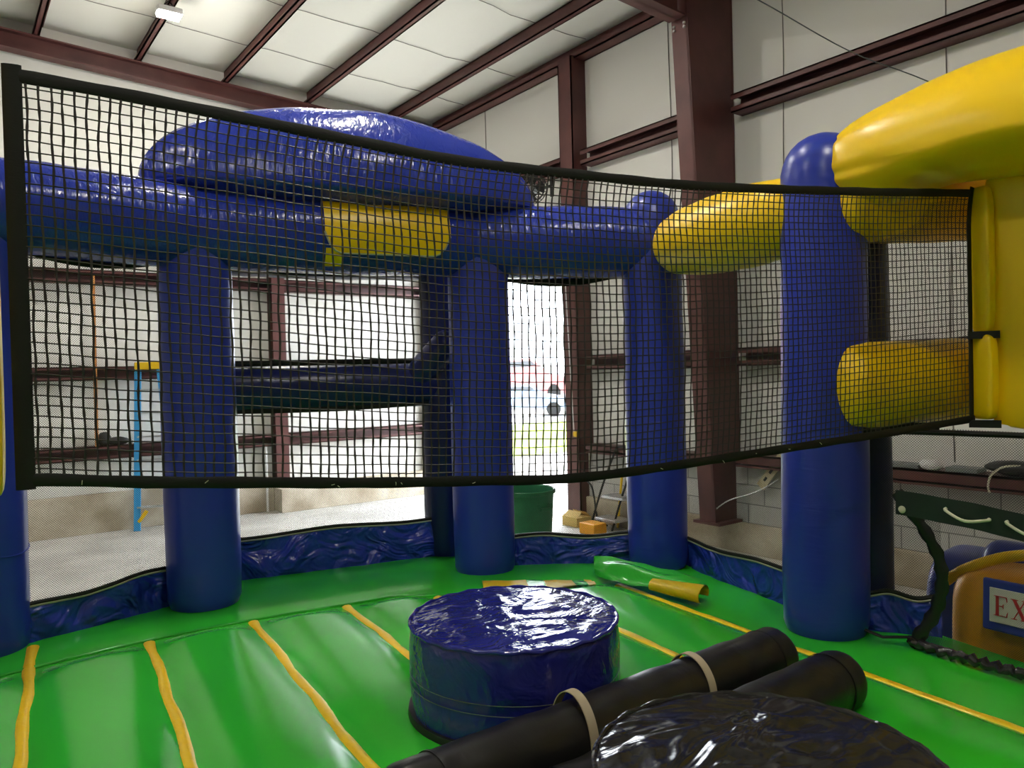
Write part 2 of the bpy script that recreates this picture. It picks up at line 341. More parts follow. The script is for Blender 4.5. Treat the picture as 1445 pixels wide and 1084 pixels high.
# girts and posts of the back wall
gl = {1.03: 'lowest maroon girt on the back wall, with a black cloth lying on it', 2.11: 'middle maroon girt on the back wall, behind the ladder top', 3.42: 'upper maroon girt on the back wall, just under the blue beam'}
for z in gl:
    m = MB(); m.box((XL, YB-.20, z-.085), (6.85, YB-.0, z-.07)); m.box((XL, YB-.02, z-.085), (6.85, YB-.0, z+.1)); m.box((XL, YB-.20, z+.085), (6.85, YB-.0, z+.1)); m.box((XL, YB-.20, z+.06), (6.85, YB-.185, z+.1)); m.box((XL, YB-.20, z-.085), (6.85, YB-.185, z-.045))
    o = struct('wall_girt', m, M['steel'], gl[z], 'girt', smooth=False); o['group'] = 'girts of the back wall'
for x, lab in ((4.22, 'maroon post on the back wall between the two left blue pillars'), (6.93, 'maroon corner post at the right end of the back wall'), (-1.6, 'maroon post on the back wall outside the photo on the left')):
    m = MB(); m.box((x-.1, YB-.23, FZ), (x+.1, YB-.215, 6.0)); m.box((x-.006, YB-.22, FZ), (x+.006, YB-.02, 6.0)); m.box((x-.1, YB-.02, FZ), (x+.1, YB-.005, 6.0))
    o = struct('wall_post', m, M['steel'], lab, 'post', smooth=False); o['group'] = 'posts of the back wall'
struct('wall_post', MB().box((XR-.26, 7.84, FZ), (XR-.245, 8.11, 6.25)).box((XR-.26, 7.84, FZ), (XR-.0, 7.855, 6.25)).box((XR-.26, 8.095, FZ), (XR-.0, 8.11, 6.25)), M['steel'], 'tall maroon post between the bright doorway and the right wall', 'post', smooth=False)
# door frame
m = MB(); m.box((XR-.03, D0-.02, FZ), (XR+.25, D0+.05, DZ)); m.box((XR-.03, D1-.05, FZ), (XR+.25, D1+.02, DZ)); m.box((XR-.03, D0, DZ-.05), (XR+.25, D1, DZ+.02))
struct('door_1', m, M['jamb'], 'pale metal jamb around the wide open doorway', 'doorway', smooth=False)
# right wall girts
def rgirt(z, y0, y1, lab, wd=.2, h=.2):
    m = MB(); m.box((XR-wd, y0, z-h/2), (XR, y1, z-h/2+.016)); m.box((XR-wd, y0, z+h/2-.016), (XR, y1, z+h/2)); m.box((XR-.02, y0, z-h/2), (XR, y1, z+h/2)); m.box((XR-wd, y0, z-h/2), (XR-wd+.014, y1, z-h/2+.06)); m.box((XR-wd, y0, z+h/2-.06), (XR-wd+.014, y1, z+h/2))
    o = struct('wall_girt', m, M['steel'], lab, 'girt', smooth=False); o['group'] = 'girts of the right wall'
rgirt(4.86, YF, 5.3, 'upper maroon girt on the right wall, right of the big column')
rgirt(4.86, 5.7, 7.76, 'upper maroon girt between the big column and the door post')
rgirt(4.86, 8.11, YB-.1, 'upper maroon girt above the bright doorway, behind the fan')
rgirt(2.10, YF, 5.3, 'middle maroon girt right of the big column, seen through the net')
rgirt(2.10, 5.7, 7.76, 'middle maroon girt between the big column and the door post')
struct('wall_girt', MB().box((XR-.24, YF, .90), (XR, 5.3, .92)).box((XR-.24, YF, 1.02), (XR, 5.3, 1.04)).box((XR-.02, YF, .90), (XR, 5.3, 1.04)).box((XR-.24, YF, .94), (XR-.225, 5.3, 1.04)), M['steel'], 'lowest maroon girt, a ledge with oddments on it on top of the block wall', 'girt', smooth=False)
struct('wall_girt', MB().box((XR-.24, 5.7, .88), (XR, 7.76, .90)).box((XR-.24, 5.7, .98), (XR, 7.76, 1.0)).box((XR-.02, 5.7, .88), (XR, 7.76, 1.0)).box((XR-.24, 5.7, .93), (XR-.225, 7.76, 1.0)), M['steel'], 'lowest maroon girt behind the step stool', 'girt', smooth=False)
# the big tapered column and its rafter
t = thing('steel_column', (6.95, 5.5, .3), 'big tapered maroon steel column against the right wall, with a rafter springing from it', 'column'); t['kind'] = 'structure'
m = MB(); bx0, bx1, tx0, tx1, ztop = 6.73, 7.16, 6.40, 7.17, 6.35
def slabx(mb, xa0, xa1, ya, yb, z0, xb0, xb1, z1):
    mb.add([(xa0, ya, z0), (xa1, ya, z0), (xa1, yb, z0), (xa0, yb, z0), (xb0, ya, z1), (xb1, ya, z1), (xb1, yb, z1), (xb0, yb, z1)], [(0, 3, 2, 1), (4, 5, 6, 7), (0, 1, 5, 4), (1, 2, 6, 5), (2, 3, 7, 6), (3, 0, 4, 7)])
slabx(m, bx0, bx0+.02, 5.40, 5.62, .30, tx0, tx0+.02, ztop)
obj('inner_flange', m, M['steel'], t, smooth=False)
m = MB(); slabx(m, bx0, bx1, 5.405, 5.425, .30, tx0, tx1, ztop); obj('web', m, M['steel'], t, smooth=False)
m = MB(); slabx(m, bx1, bx1+.02, 5.40, 5.62, .30, tx1, tx1+.02, ztop); obj('outer_flange', m, M['steel'], t, smooth=False)
obj('base_plate', MB().box((6.70, 5.33, .27), (7.10, 5.69, .30)), M['steel'], t, smooth=False)
m = MB()
for x0, x1, za, zb in ((tx0+.0, -2.0, 0, .02),):
    def rz(x): return 5.70+.055*(6.5-x)
    m.add([(x0, 5.40, rz(x0)), (x1, 5.40, rz(x1)), (x1, 5.62, rz(x1)), (x0, 5.62, rz(x0)), (x0, 5.40, rz(x0)+.02), (x1, 5.40, rz(x1)+.02), (x1, 5.62, rz(x1)+.02), (x0, 5.62, rz(x0)+.02)], [(0, 3, 2, 1), (4, 5, 6, 7), (0, 1, 5, 4), (1, 2, 6, 5), (2, 3, 7, 6), (3, 0, 4, 7)])
    m.add([(x0, 5.50, rz(x0)), (x1, 5.50, rz(x1)), (x1, 5.52, rz(x1)), (x0, 5.52, rz(x0)), (x0, 5.50, roof_bottom(x0)), (x1, 5.50, roof_bottom(x1)), (x1, 5.52, roof_bottom(x1)), (x0, 5.52, roof_bottom(x0))], [(0, 3, 2, 1), (4, 5, 6, 7), (0, 1, 5, 4), (1, 2, 6, 5), (2, 3, 7, 6), (3, 0, 4, 7)])
obj('rafter', m, M['steel'], t, smooth=False)
m = MB()
for yy in (5.44, 5.58):
    for zz in (5.60, 5.64): m.lathe([(.016, 0), (.016, .02), (.008, .024)], (tx0+.03, yy, zz), 8)
m.move(lambda p: Vector((tx0+.035-(p.z-5.62)*.0-.03*0-(0.0), p.y, p.z)) if False else p)
obj('bolt', m, M['steel_bolt'], t)

# ceiling lamps
def lamp(x, y, lab):
    zb = roof_bottom(x); t = thing('ceiling_lamp', (x, y, zb-.18), lab, 'lamp', 'high bay lamps')
    obj('housing', MB().cushion((x, y, zb-.11), .14, .10, .035, e=.2, n=6), M['white'], t)
    obj('lens', MB().box((x-.12, y-.08, zb-.165), (x+.12, y+.08, zb-.146)), M['lamp'], t, smooth=False)
    m = MB()
    for dx in (-.09, .09): m.sweep([(x+dx, y, zb-.09), (x+dx*.5, y, zb-.03), (x, y, zb+.02)], .006, 6)
    obj('hanger', m, M['black'], t)
lamp(2.30, 9.72, 'small bright rectangular lamp hanging under the roof at the top left')
for x, y in ((2.3, 4.2), (3.0, 7.1), (1.9, .4), (-2.7, 9.6), (-2.7, 4.2), (-2.7, -1.5)):
    lamp(x, y, 'bright rectangular lamp under the roof outside the photo')

# wall fan
t = thing('wall_fan', (6.86, 8.5, 4.58), 'round black fan on the right wall above the blue beam', 'fan')
m = MB(); ax = Vector((-.9, -.43, 0)).normalized(); sd = Vector((-ax.y, ax.x, 0)); c0 = Vector((6.82, 8.56, 4.58))
for r, d in ((.21, 0), (.21, .07), (.15, .11), (.08, .13), (.15, -.03)):
    m.sweep([c0+ax*d+sd*r*math.cos(a)+Vector((0, 0, r*math.sin(a))) for a in [2*PI*i/32 for i in range(32)]], .007, 6, closed=True)
for i in range(20):
    a = 2*PI*i/20; q = sd*math.cos(a)+Vector((0, 0, math.sin(a))); m.sweep([c0+q*.05+ax*.13, c0+q*.15+ax*.11, c0+q*.21+ax*.06, c0+q*.21, c0+q*.1-ax*.03], .004, 5)
obj('cage', m, M['black'], t)
m = MB()
for k in range(4):
    a0 = k*PI/2
    m.grid(lambda u, v: c0+(sd*math.cos(a0+(v-.5)*.9)+Vector((0, 0, math.sin(a0+(v-.5)*.9))))*(.05+.14*u)+ax*(.03+(v-.5)*.05), 4, 4)
obj('blade', m, M['black'], t)
obj('motor', MB().ellip(c0-ax*.03, ax*.09, sd*.075, (0, 0, .075), 20, 10), M['fan_grey'], t)
obj('bracket', MB().bar(c0-ax*.1, (XR-.23, 8.30, 4.6), .04, .03).bar((6.98, 8.34, 4.45), (6.98, 8.34, 4.75), .05, .03), M['black'], t, smooth=False)

# thin wire slung across the upper right corner
tag(obj('wire', MB().sweep(catmull([(3.9, 3.2, 4.50), (4.34, 3.053, 4.377), (5.10, 2.86, 4.15), (5.733, 2.634, 4.001), (6.9, 2.3, 3.72), (7.19, 2.2, 3.65)], 6), .004, 6), M['thread']), 'thin wire slung across the top right in front of the white wall', 'wire')

# ================================================================== OUTSIDE THE DOOR
o = obj('ground', MB().box((XR+.3, -60, FZ-.3), (120, 160, FZ-.02)), M['pave'], smooth=False); tag(o, 'pale sunlit ground outside the doorway', 'ground', kind='structure')
m = MB(); m.grid(lambda u, v: Vector((lerp(7.9, 60, u), lerp(15, 24.5, v)-.1*lerp(7.9, 40, u)+1, FZ-.005+.012*noise.noise(Vector((u*40, v*14, 0))))), 60, 14)
tag(obj('lawn', m, M['grass']), 'strip of yellow green grass outside the doorway', 'grass', kind='stuff')
def car(name, loc, rz, paint, lab, cat, tall=1.0):
    t = thing(name, loc, lab, cat); Mx = Matrix.Translation(loc) @ Matrix.Rotation(rz, 4, 'Z') @ Matrix.Diagonal((1.25 if tall > 1 else 1, 1.1 if tall > 1 else 1, tall, 1))
    prof = [(-2.2, .35), (-2.25, .75), (-2.1, .95), (-1.55, 1.0), (-1.0, 1.42), (.35, 1.45), (1.05, 1.0), (1.9, .88), (2.2, .7), (2.2, .35)]
    m = MB(); n = len(prof)
    for sgn, yy in ((-1, -.85), (1, .85)):
        m.v += [Mx @ Vector((x, yy*(.86 if z > 1.05 else 1), z)) for x, z in prof]
    m.f += [list(range(n)), list(range(2*n-1, n-1, -1))]+[[i, (i+1) % n, n+(i+1) % n, n+i] for i in range(n)]; m.mi = [0]*len(m.f)
    obj('car_body', m, paint, t, bevel=.05)
    for yy in (-.80, .80):
        k = MB(); k.add([Mx @ Vector((x, yy*s, z)) for s, x, z in ((1.04, -1.35, 1.02), (1.04, .85, 1.02), (.95, .32, 1.38), (.95, -.95, 1.36))], [(0, 1, 2, 3)]); obj('side_window', k, M['glass_dark'], t, smooth=False)
        for xx in (-1.35, 1.35):
            k = MB().lathe([(.05, -.11), (.30, -.11), (.33, -.07), (.33, .07), (.30, .11), (.05, .11)], (0, 0, 0), 24)
            k.move(lambda p: Mx @ (Vector((p.x, p.z, p.y))+Vector((xx, yy, .33)))); obj('wheel', k, M['tyre'], t)
    k = MB().add([Mx @ Vector(p) for p in ((1.02, -.72, 1.05), (1.02, .72, 1.05), (.40, .66, 1.43), (.40, -.66, 1.43))], [(0, 1, 2, 3)])
    obj('windscreen', k, M['glass_dark'], t, smooth=False)
car('parked_car', (21.6, 28.2, FZ), math.radians(-38), M['car_blue'], 'blue car parked on the far side of the grass outside the doorway', 'car')
car('parked_van', (28.5, 37.0, FZ), math.radians(-38), M['car_red'], 'tall red van parked behind the blue car outside the doorway', 'van', 1.95)
m = MB().box((0, 0, 0), (2.2, 12, 6.0)); m.add([(-.2, -.2, 6.0), (2.4, -.2, 6.0), (2.4, 12.2, 6.0), (-.2, 12.2, 6.0), (1.1, -.2, 7.2), (1.1, 12.2, 7.2)], [(0, 1, 4), (1, 2, 5, 4), (2, 3, 5), (3, 0, 4, 5), (0, 3, 2, 1)])
m.move(lambda p: Matrix.Diagonal((1.6, .7, 1.2)) @ p+Vector((22.4, 42.5, FZ)))
tag(obj('barn', m, M['barn_red'], smooth=False), 'tall red shed outside, glimpsed left of the second blue pillar', 'building')

# ================================================================== THE INFLATABLE ARENA
FL = .62
arena = thing('inflatable_arena', (2.0, 2.5, FZ), 'blue, yellow and green inflatable bounce arena with pillars, beams and mesh windows', 'inflatable')
P = [(.14, 4.80), (1.255, 4.88), (3.01, 4.42), (3.96, 3.68), (3.665, 2.245)]
# floor: air bed with humps between the yellow seams
hull = [(-1.8, -1.6), (3.5, -1.6), (3.95, .5), (4.02, 1.9), (4.42, 3.7), (3.3, 5.28), (1.45, 5.78), (-.4, 5.2), (-1.8, 4.6)]
SEAM = [-1.45+.535*i for i in range(11)]      # seam x at y=3
def seam_x(i, y): return SEAM[i]+.11*(y-3)
def ybf(x): return 4.33+.10*math.sin(x*1.7)-max(0, x-2.2)*.55
def floor_h(x, y):
    xs = x-.11*(y-3); u = ((xs-SEAM[0])/.535) % 1.0
    hump = .055*(1-abs(2*u-1)**2.6) if xs < SEAM[9] else 0
    yb = ybf(x)
    e = max(0, min(1, (yb-y)/.26)); e = e*e*(3-2*e)
    far = .006+.012*math.sin(max(0, min(1, (y-yb)/.7))*PI)
    return FL+(far*min(1, (y-yb)/.12) if y > yb else hump*e)
bm = bmesh.new(); bmesh.ops.create_grid(bm, x_segments=150, y_segments=190, size=.5)
for v in bm.verts: v.co = Vector((lerp(-1.9, 4.5, v.co.x+.5), lerp(-1.7, 5.9, v.co.y+.5), 0))
for i in range(len(hull)):
    a, b = Vector((*hull[i], 0)), Vector((*hull[(i+1) % len(hull)], 0)); d = b-a
    bmesh.ops.bisect_plane(bm, geom=bm.verts[:]+bm.edges[:]+bm.faces[:], plane_co=a, plane_no=(d.y, -d.x, 0), clear_outer=True)
for v in bm.verts: v.co.z = floor_h(v.co.x, v.co.y)
be = [e for e in bm.edges if e.is_boundary]
r = bmesh.ops.extrude_edge_only(bm, edges=be)
for g in r['geom']:
    if isinstance(g, bmesh.types.BMVert): g.co.z = FZ+.01
bm.verts.index_update(); m = MB().add([v.co.copy() for v in bm.verts], [[v.index for v in f.verts] for f in bm.faces]); bm.free()
floorp = obj('floor_cushion', m, M['green'], arena, sharp=60)
def seam_end(i):
    xx = SEAM[i]+.14
    return 4.66 if i in (2, 3) and xx < .5 else 4.33+.10*math.sin(xx*1.7)-(0 if xx < 2.2 else (xx-2.2)*.55)-.05
for i in range(1, 10):
    y1 = seam_end(i); n = 60; pts = []
    for k in range(n+1):
        y = lerp(-1.2, y1, k/n); x = seam_x(i, y)+.006*math.sin(y*9+i)
        if x > 3.9: continue
        pts.append((x, y, floor_h(x, y)+.004))
    rad = [(.026+.003*math.sin(k*1.7), .013+.002*math.sin(k*2.3)) for k in range(len(pts))]
    obj('seam_strip', MB().sweep(pts, rad, 10), M['yellow_strip'], floorp)
pts = [(x, ybf(x), 0) for x in [-1.4+i*.06 for i in range(77)]]
pts = [(x, y, floor_h(x, y)+.004) for x, y, _ in pts]
obj('cross_seam', MB().sweep(pts, [(.012, .009)]*len(pts), 8), M['green_flap'], floorp)
# pillars
def pillar(x, y, r, z0, z1, matn='blue', top=True, lean=(0, 0), seams=()):
    prof = [(r*.93, z0), (r*1.0, z0+.04), (r*1.02, z0+.25), (r*1.03, z0+.9), (r*1.01, z1-.5), (r, z1-.2)]
    if top: prof += [(r*math.cos(a)*.98, z1-.2+.2*math.sin(a)) for a in [PI/2*k/7 for k in range(1, 7)]]+[(.01, z1)]
    else: prof += [(r, z1)]
    pr = []
    for (ra, za), (rb, zb) in zip(prof, prof[1:]):
        k = max(1, int((zb-za)/.06))
        pr += [(lerp(ra, rb, q/k), lerp(za, zb, q/k)) for q in range(k)]
    pr.append(prof[-1])
    m = MB().lathe(pr, (x, y, 0), 40)
    def f(p):
        h = p.z-z0; a = math.atan2(p.y-y, p.x-x)
        k = 1+.012*noise.noise(Vector((a*1.5, p.z*4, x*3)))
        return Vector((x+(p.x-x)*k+lean[0]*h, y+(p.y-y)*k+lean[1]*h, p.z))
    o = obj('pillar', m.move(f), M[matn], arena)
    if seams:
        k = MB()
        for zz in seams:
            k.sweep([(x+lean[0]*(zz-z0)+r*1.03*math.cos(a), y+lean[1]*(zz-z0)+r*1.03*math.sin(a), zz+.02*math.sin(a*2)) for a in [2*PI*q/40 for q in range(40)]], .004, 6, closed=True)
        obj('weld_seam', k, M['blue'], o)
    return o
pillar(*P[0], .205, FL+.0, 3.0, top=False, seams=(1.15,))
pillar(*P[1], .210, FL+.02, 2.9, top=False)
pillar(*P[2], .208, FL+.0, 2.9, top=False)
pillar(*P[3], .200, FL+.02, 3.22, seams=(1.62,))
pillar(*P[4], .208, FL+.0, 3.19, seams=(1.66,), lean=(.012, -.006))
pillar(3.10, 5.05, .17, FL+.0, 2.9, 'blue_shaded', top=False)  # rear pillars of the same blue vinyl, their shade put into the colour
pillar(1.33, 5.40, .17, FL+.0, 2.9, 'blue_shaded', top=False)
pillar(4.00, 2.20, .13, FL-.3, 2.75, 'blue_shaded', top=False)
pillar(-1.15, 3.2, .21, FL+.0, 3.1)
# blue ring beams: one air chamber between each pair of pillars
def beam(a, b, r, matn, name='ring_beam', sag=0.0, taper=.9, cap=.8):
    a, b = Vector(a), Vector(b); pts = [p+Vector((0, 0, -sag*math.sin(PI*i/24))) for i, p in enumerate(line(a, b, 24))]
    PP, QQ = capsule(pts, lambda t: r*(taper+(1-taper)*math.sin(PI*t)**.6), 6, cap)
    m = MB().sweep(PP, QQ, 40)
    m.move(lambda p: p+Vector((0, 0, .010*noise.noise(p*5))))
    return obj(name, m, M[matn], arena)
ZB = 2.90
beam((-1.1, 4.30, 2.97), (.16, 4.78, 2.93), .25, 'blue_beam')
beam((.10, 4.78, 2.93), (1.25, 4.86, ZB+.02), .255, 'blue_beam')
beam((1.20, 4.87, ZB+.01), (3.0, 4.42, ZB), .25, 'blue_beam')
beam((2.95, 4.45, ZB), (3.96, 3.70, 2.87), .25, 'blue_beam')
beam((3.87, 3.34, 2.80), (3.69, 2.40, 2.80), .235, 'yellow', taper=.82)
beam((3.68, 2.13, 2.80), (4.42, 1.80, 2.82), .195, 'yellow', taper=.97, cap=.5)
beam((3.64, 2.10, 1.885), (4.40, 1.76, 1.91), .215, 'yellow', 'cross_tube', taper=.97, cap=.45)
beam((1.36, 5.44, 1.93), (3.02, 5.08, 1.92), .175, 'blue_shaded', 'cross_tube')  # alcove tubes, likewise with shade painted into the blue
beam((1.36, 5.42, ZB), (3.06, 5.08, ZB), .2, 'blue_shaded')
obj('brace', MB().sweep(*capsule([(2.86, 5.05, 1.98), (3.02, 4.86, 2.22)], .11), 20), M['blue_shaded'], arena)
# dome bolsters on top of the beams
def dome(c, axis, half, up, down, depth, matn, p):
    dn = down if callable(down) else (lambda x: down)
    ax = Vector(axis).normalized(); sd = Vector((0, 0, 1)).cross(ax)
    m = MB().ellip(c, ax*half, sd*depth, (0, 0, up), 112, 56, pleat=.035, fz=lambda x, z: z if z > 0 else z*dn(x)/up, p=p)
    m.move(lambda p: p+Vector((0, 0, .018*noise.noise(p*3)))+sd*.015*noise.noise(p*4+Vector((5, 0, 0))))
    return obj('dome_bolster', m, M[matn], arena)
dome((2.16, 4.60, 3.16), (2.21, -.76, -.06), 1.25, .54, .10, .34, 'blue_beam', .95)
dome((3.92, .93, 2.95), (-.16, 1, 0), 1.31, .42, lambda x: lerp(.13, .30, (lambda k: k*k*(3-2*k))(max(0, min(1, (x-.58)/.28)))), .36, 'yellow', .68)
# yellow padded sleeve strapped round the blue beam
pad_c = Vector((2.354, 4.588, ZB)); pd = Vector((1.80, -.45, 0)).normalized(); ps = Vector((0, 0, 1)).cross(pd)
def padpt(u, v, r):
    ang = lerp(-.55, 1.28, v); x = (u-.5)*.80
    k = math.sqrt(1-.80*max(0, (abs(2*u-1)-.72)/.28)**2)
    ang = .34+(ang-.34)*k
    return pad_c+pd*x-ps*r*math.cos(ang)+Vector((0, 0, r*math.sin(ang)))
def padsolid(u0, u1, r0, r1, nu=24, nv=14, fn=padpt):
    m = MB(); m.grid(lambda u, v: fn(lerp(u0, u1, u), v, r1+.012*math.sin(PI*u)*math.sin(PI*v)), nu, nv); m.grid(lambda u, v: fn(lerp(u0, u1, u), v, r0), nu, nv)
    return m
sl = obj('beam_sleeve', padsolid(0, 1, .25, .272), M['yellow'], arena); sl['label'] = 'yellow padded sleeve strapped round the blue beam'
m = MB(); m.sweep([padpt(u, 0.0, .268) for u in [i/24 for i in range(25)]], .007, 6); obj('piping', m, M['piping'], sl)
m = MB()
def strap_pt(u, v, r):
    ang = lerp(-.95, -.45, v); return pad_c+pd*((u-.5)*.10-.34)-ps*r*math.cos(ang)+Vector((0, 0, r*math.sin(ang)))
m.grid(lambda u, v: strap_pt(u, v, .262), 2, 8); m.grid(lambda u, v: strap_pt(u, v, .256), 2, 8)
obj('tab', m, M['yellow'], sl)

# skirts and mesh windows
def panel(a, b, zlo, zhi, name, matn, parent, bow=0.0, nu=30, nv=12, wr=0.0, seed=0, uv=True, label=None):
    A, B = Vector((*a, 0)), Vector((*b, 0)); d = B-A; L = d.length; nrm = Vector((d.y, -d.x, 0)).normalized()
    lo = zlo if callable(zlo) else (lambda u: zlo); hi = zhi if callable(zhi) else (lambda u: zhi)
    def f(u, v):
        z = lerp(lo(u), hi(u), v); p = A+d*u
        q = bow*math.sin(PI*u)+(wr*noise.noise(Vector((u*L*4+seed, z*5, seed)))+wr*.7*noise.noise(Vector(((u*L+z)*9, (u*L-z)*3, seed+7))))*(.25+.75*math.sin(PI*min(1, max(0, v))))
        return p+nrm*q+Vector((0, 0, z))
    m = MB(); m.grid(f, nu, nv, (lambda u, v: (u*L, lerp(lo(u), hi(u), v))) if uv else None)
    o = obj(name, m, M[matn], parent); return o, f
def window(a, b, base, skirt, ztop, sag=.07, seed=0, border=(True, True), low=None, dens='mesh', slack=.012, ranges=None):
    lo = (lambda u: base(u)) if callable(base) else (lambda u: base)
    L = (Vector((*b, 0))-Vector((*a, 0))).length
    sk = lambda u: lo(u)+(skirt(u) if callable(skirt) else skirt)+.012*math.sin(u*9+seed)
    so, sf = panel(a, b, lambda u: lo(u)-.03, sk, 'skirt', 'blue_skirt', arena, wr=.030, seed=seed, nu=50, nv=16, uv=False)
    obj('hem', MB().sweep([sf(u, 1)+Vector((0, 0, .004)) for u in [i/40 for i in range(41)]], .011, 6), M['webbing'], so)
    obj('piping', MB().sweep([sf(u, 1)+Vector((0, 0, -.010)) for u in [i/40 for i in range(41)]], .008, 6), M['piping'], so)
    for z0, z1 in (ranges or [(None, ztop)]):
        zl = sk if z0 is None else (lambda u, z0=z0: z0)
        zt = lambda u, z1=z1: z1-sag*math.sin(PI*u)
        mo, mf = panel(a, b, zl, zt, 'mesh_window', dens, arena, bow=slack, seed=seed)
        m = MB(); m.sweep([mf(i/30, 1) for i in range(31)], [(.008, .03)]*31, 8)
        if z0 is not None: m.sweep([mf(i/30, 0) for i in range(31)], [(.008, .02)]*31, 8)
        for k, u in enumerate((0, 1)):
            if border[k]: m.sweep([mf(u, i/12) for i in range(13)], [(.018, .01)]*13, 8, up=(1, 0, 0))
        obj('mesh_border', m, M['webbing'], mo)
window((.26, 4.74), (1.14, 4.98), FL, lambda u: .205+.045*u, 2.74, seed=1)
window((1.36, 5.36), (2.96, 5.00), FL+.02, .275, 0, seed=3, border=(False, True), ranges=[(None, 1.80), (2.10, 2.76)], sag=.02)
window((3.14, 4.44), (3.90, 3.84), FL, .215, 2.69, seed=5)
window((4.10, 3.60), (3.80, 2.40), FL, .20, 2.70, seed=8, sag=.02)
window((3.80, 2.12), (3.97, 1.80), FL-.02, .215, 1.665, seed=11, sag=0, border=(True, False))
panel((3.97, 1.80), (3.98, -.6), 1.22, 1.665, 'mesh_window', 'mesh', arena, bow=.03)
panel((3.80, 2.10), (4.06, 1.50), 2.05, 2.78, 'mesh_window', 'mesh_dense', arena)
panel((-1.05, 4.2), (.02, 4.74), .9, 2.74, 'mesh_window', 'mesh', arena)
panel((-1.05, 4.2), (.02, 4.74), FL, .9, 'skirt', 'blue_skirt', arena, wr=.03, uv=False)
# yellow lintel over the exit, right of the net, and its mate at the left end of the net
def lintel(cx, cy, hx, hy, rot=0):
    u = obj('lintel_chamber', MB().cushion((cx, cy, 2.53), hx, hy, .415, rot, e=.14, bulge=.04), M['yellow'], arena)
    l = obj('lintel_chamber', MB().cushion((cx, cy, 1.905), hx+.01, hy, .235, rot, e=.14, bulge=.06), M['yellow'], arena)
    return u, l
u, l = lintel(4.19, .70, .20, .84)
obj('lintel_panel', MB().cushion((4.005, .70, 2.31), .035, .88, .63, 0, e=.1, n=10), M['yellow'], arena)
obj('end_flange', MB().cushion((3.950, 1.585, 2.47), .028, .055, .345, -.35, e=.4), M['yellow'], u)
obj('end_flange', MB().cushion((3.940, 1.580, 1.92), .032, .062, .20, -.35, e=.4), M['yellow'], l)
lintel(-.78, 2.62, .55, .16, -.2)
obj('end_flange', MB().cushion((.106, 2.43, 2.285), .026, .07, .575, -.1, e=.3), M['yellow'], arena)
for z in (2.117, 1.70): obj('web_tab', MB().bar((3.895, 1.63, z), (3.945, 1.51, z), .02, .035), M['webbing'], arena, smooth=False)
obj('lintel_hem', MB().sweep([(3.66, 2.02, 1.665), (3.86, 1.72, 1.655), (3.95, 1.5, 1.65), (3.97, .8, 1.65), (3.97, 0, 1.65)], .014, 8), M['webbing'], arena)
# mesh exit flap hanging in front of the opening
fo, ff = None, None
def fpt(u, v):
    top = Vector((3.675, 1.868, 1.375)).lerp(Vector((3.715, .75, 1.275)), u)
    bot = Vector((3.725, 1.83, FL+.01)).lerp(Vector((3.59, .75, FL+.02)), u)
    e = 1-v; p = top.lerp(bot, e)
    c = Vector((.0, -.16, 0))*math.sin(PI*min(1, e))*max(0, 1-u*2.2)
    return p+c+Vector((.03*math.sin(PI*e), 0, 0))+Vector((.012, .0, 0))*noise.noise(Vector((u*8, v*6, 2)))
m = MB(); m.grid(fpt, 40, 26, lambda u, v: (u*1.12, v*.75)); fo = obj('exit_flap', m, M['mesh_dense'], arena); fo['label'] = 'black mesh exit flap with a dark green top band'
m = MB()
def band(u, v, t): p = fpt(u, 1); return p+Vector((-.010+t, 0, -.105+.115*v+.006*math.sin(u*7)))
m.grid(lambda u, v: band(u, v, 0), 30, 4); m.grid(lambda u, v: band(u, v, .012), 30, 4); obj('top_band', m, M['dark_green'], fo)
for ua, ub in ((.21, .36), (.43, .60)):
    pa, pb = band(ua, .55, -.012), band(ub, .5, -.012); mid = (pa+pb)/2+Vector((-.02, 0, -.022))
    obj('rope', MB().sweep(catmull([pa+Vector((.01, 0, .01)), pa, mid, pb, pb+Vector((.01, 0, .005))], 6), .007, 8), M['rope'], fo)
obj('eyelet', MB().ellip(band(.03, .25, -.008), (.006, 0, 0), (0, .018, 0), (0, 0, .018), 16, 8), M['rope'], fo)
edge = [fpt(0, 1-i/30) for i in range(31)]
obj('side_edge', MB().sweep(edge, [(.030+.006*math.sin(i*1.9), .011) for i in range(31)], 10, up=(1, 0, 0)), M['black_vinyl'], fo)
bot = [fpt(i/60, 0)+Vector((-.01, 0, .022+.008*math.sin(i*2.1))) for i in range(61)]
obj('bottom_edge', MB().sweep(bot, [(.022+.008*math.sin(i*1.7), .022+.008*math.cos(i*2.3)) for i in range(61)], 10), M['black_pad'], fo)
obj('tie_strap', MB().sweep([(3.66, 2.03, FL+.05), (3.68, 1.95, FL+.03), (3.71, 1.87, FL+.045), (3.73, 1.83, FL+.05)], [(.014, .006)]*4, 8), M['webbing'], arena)

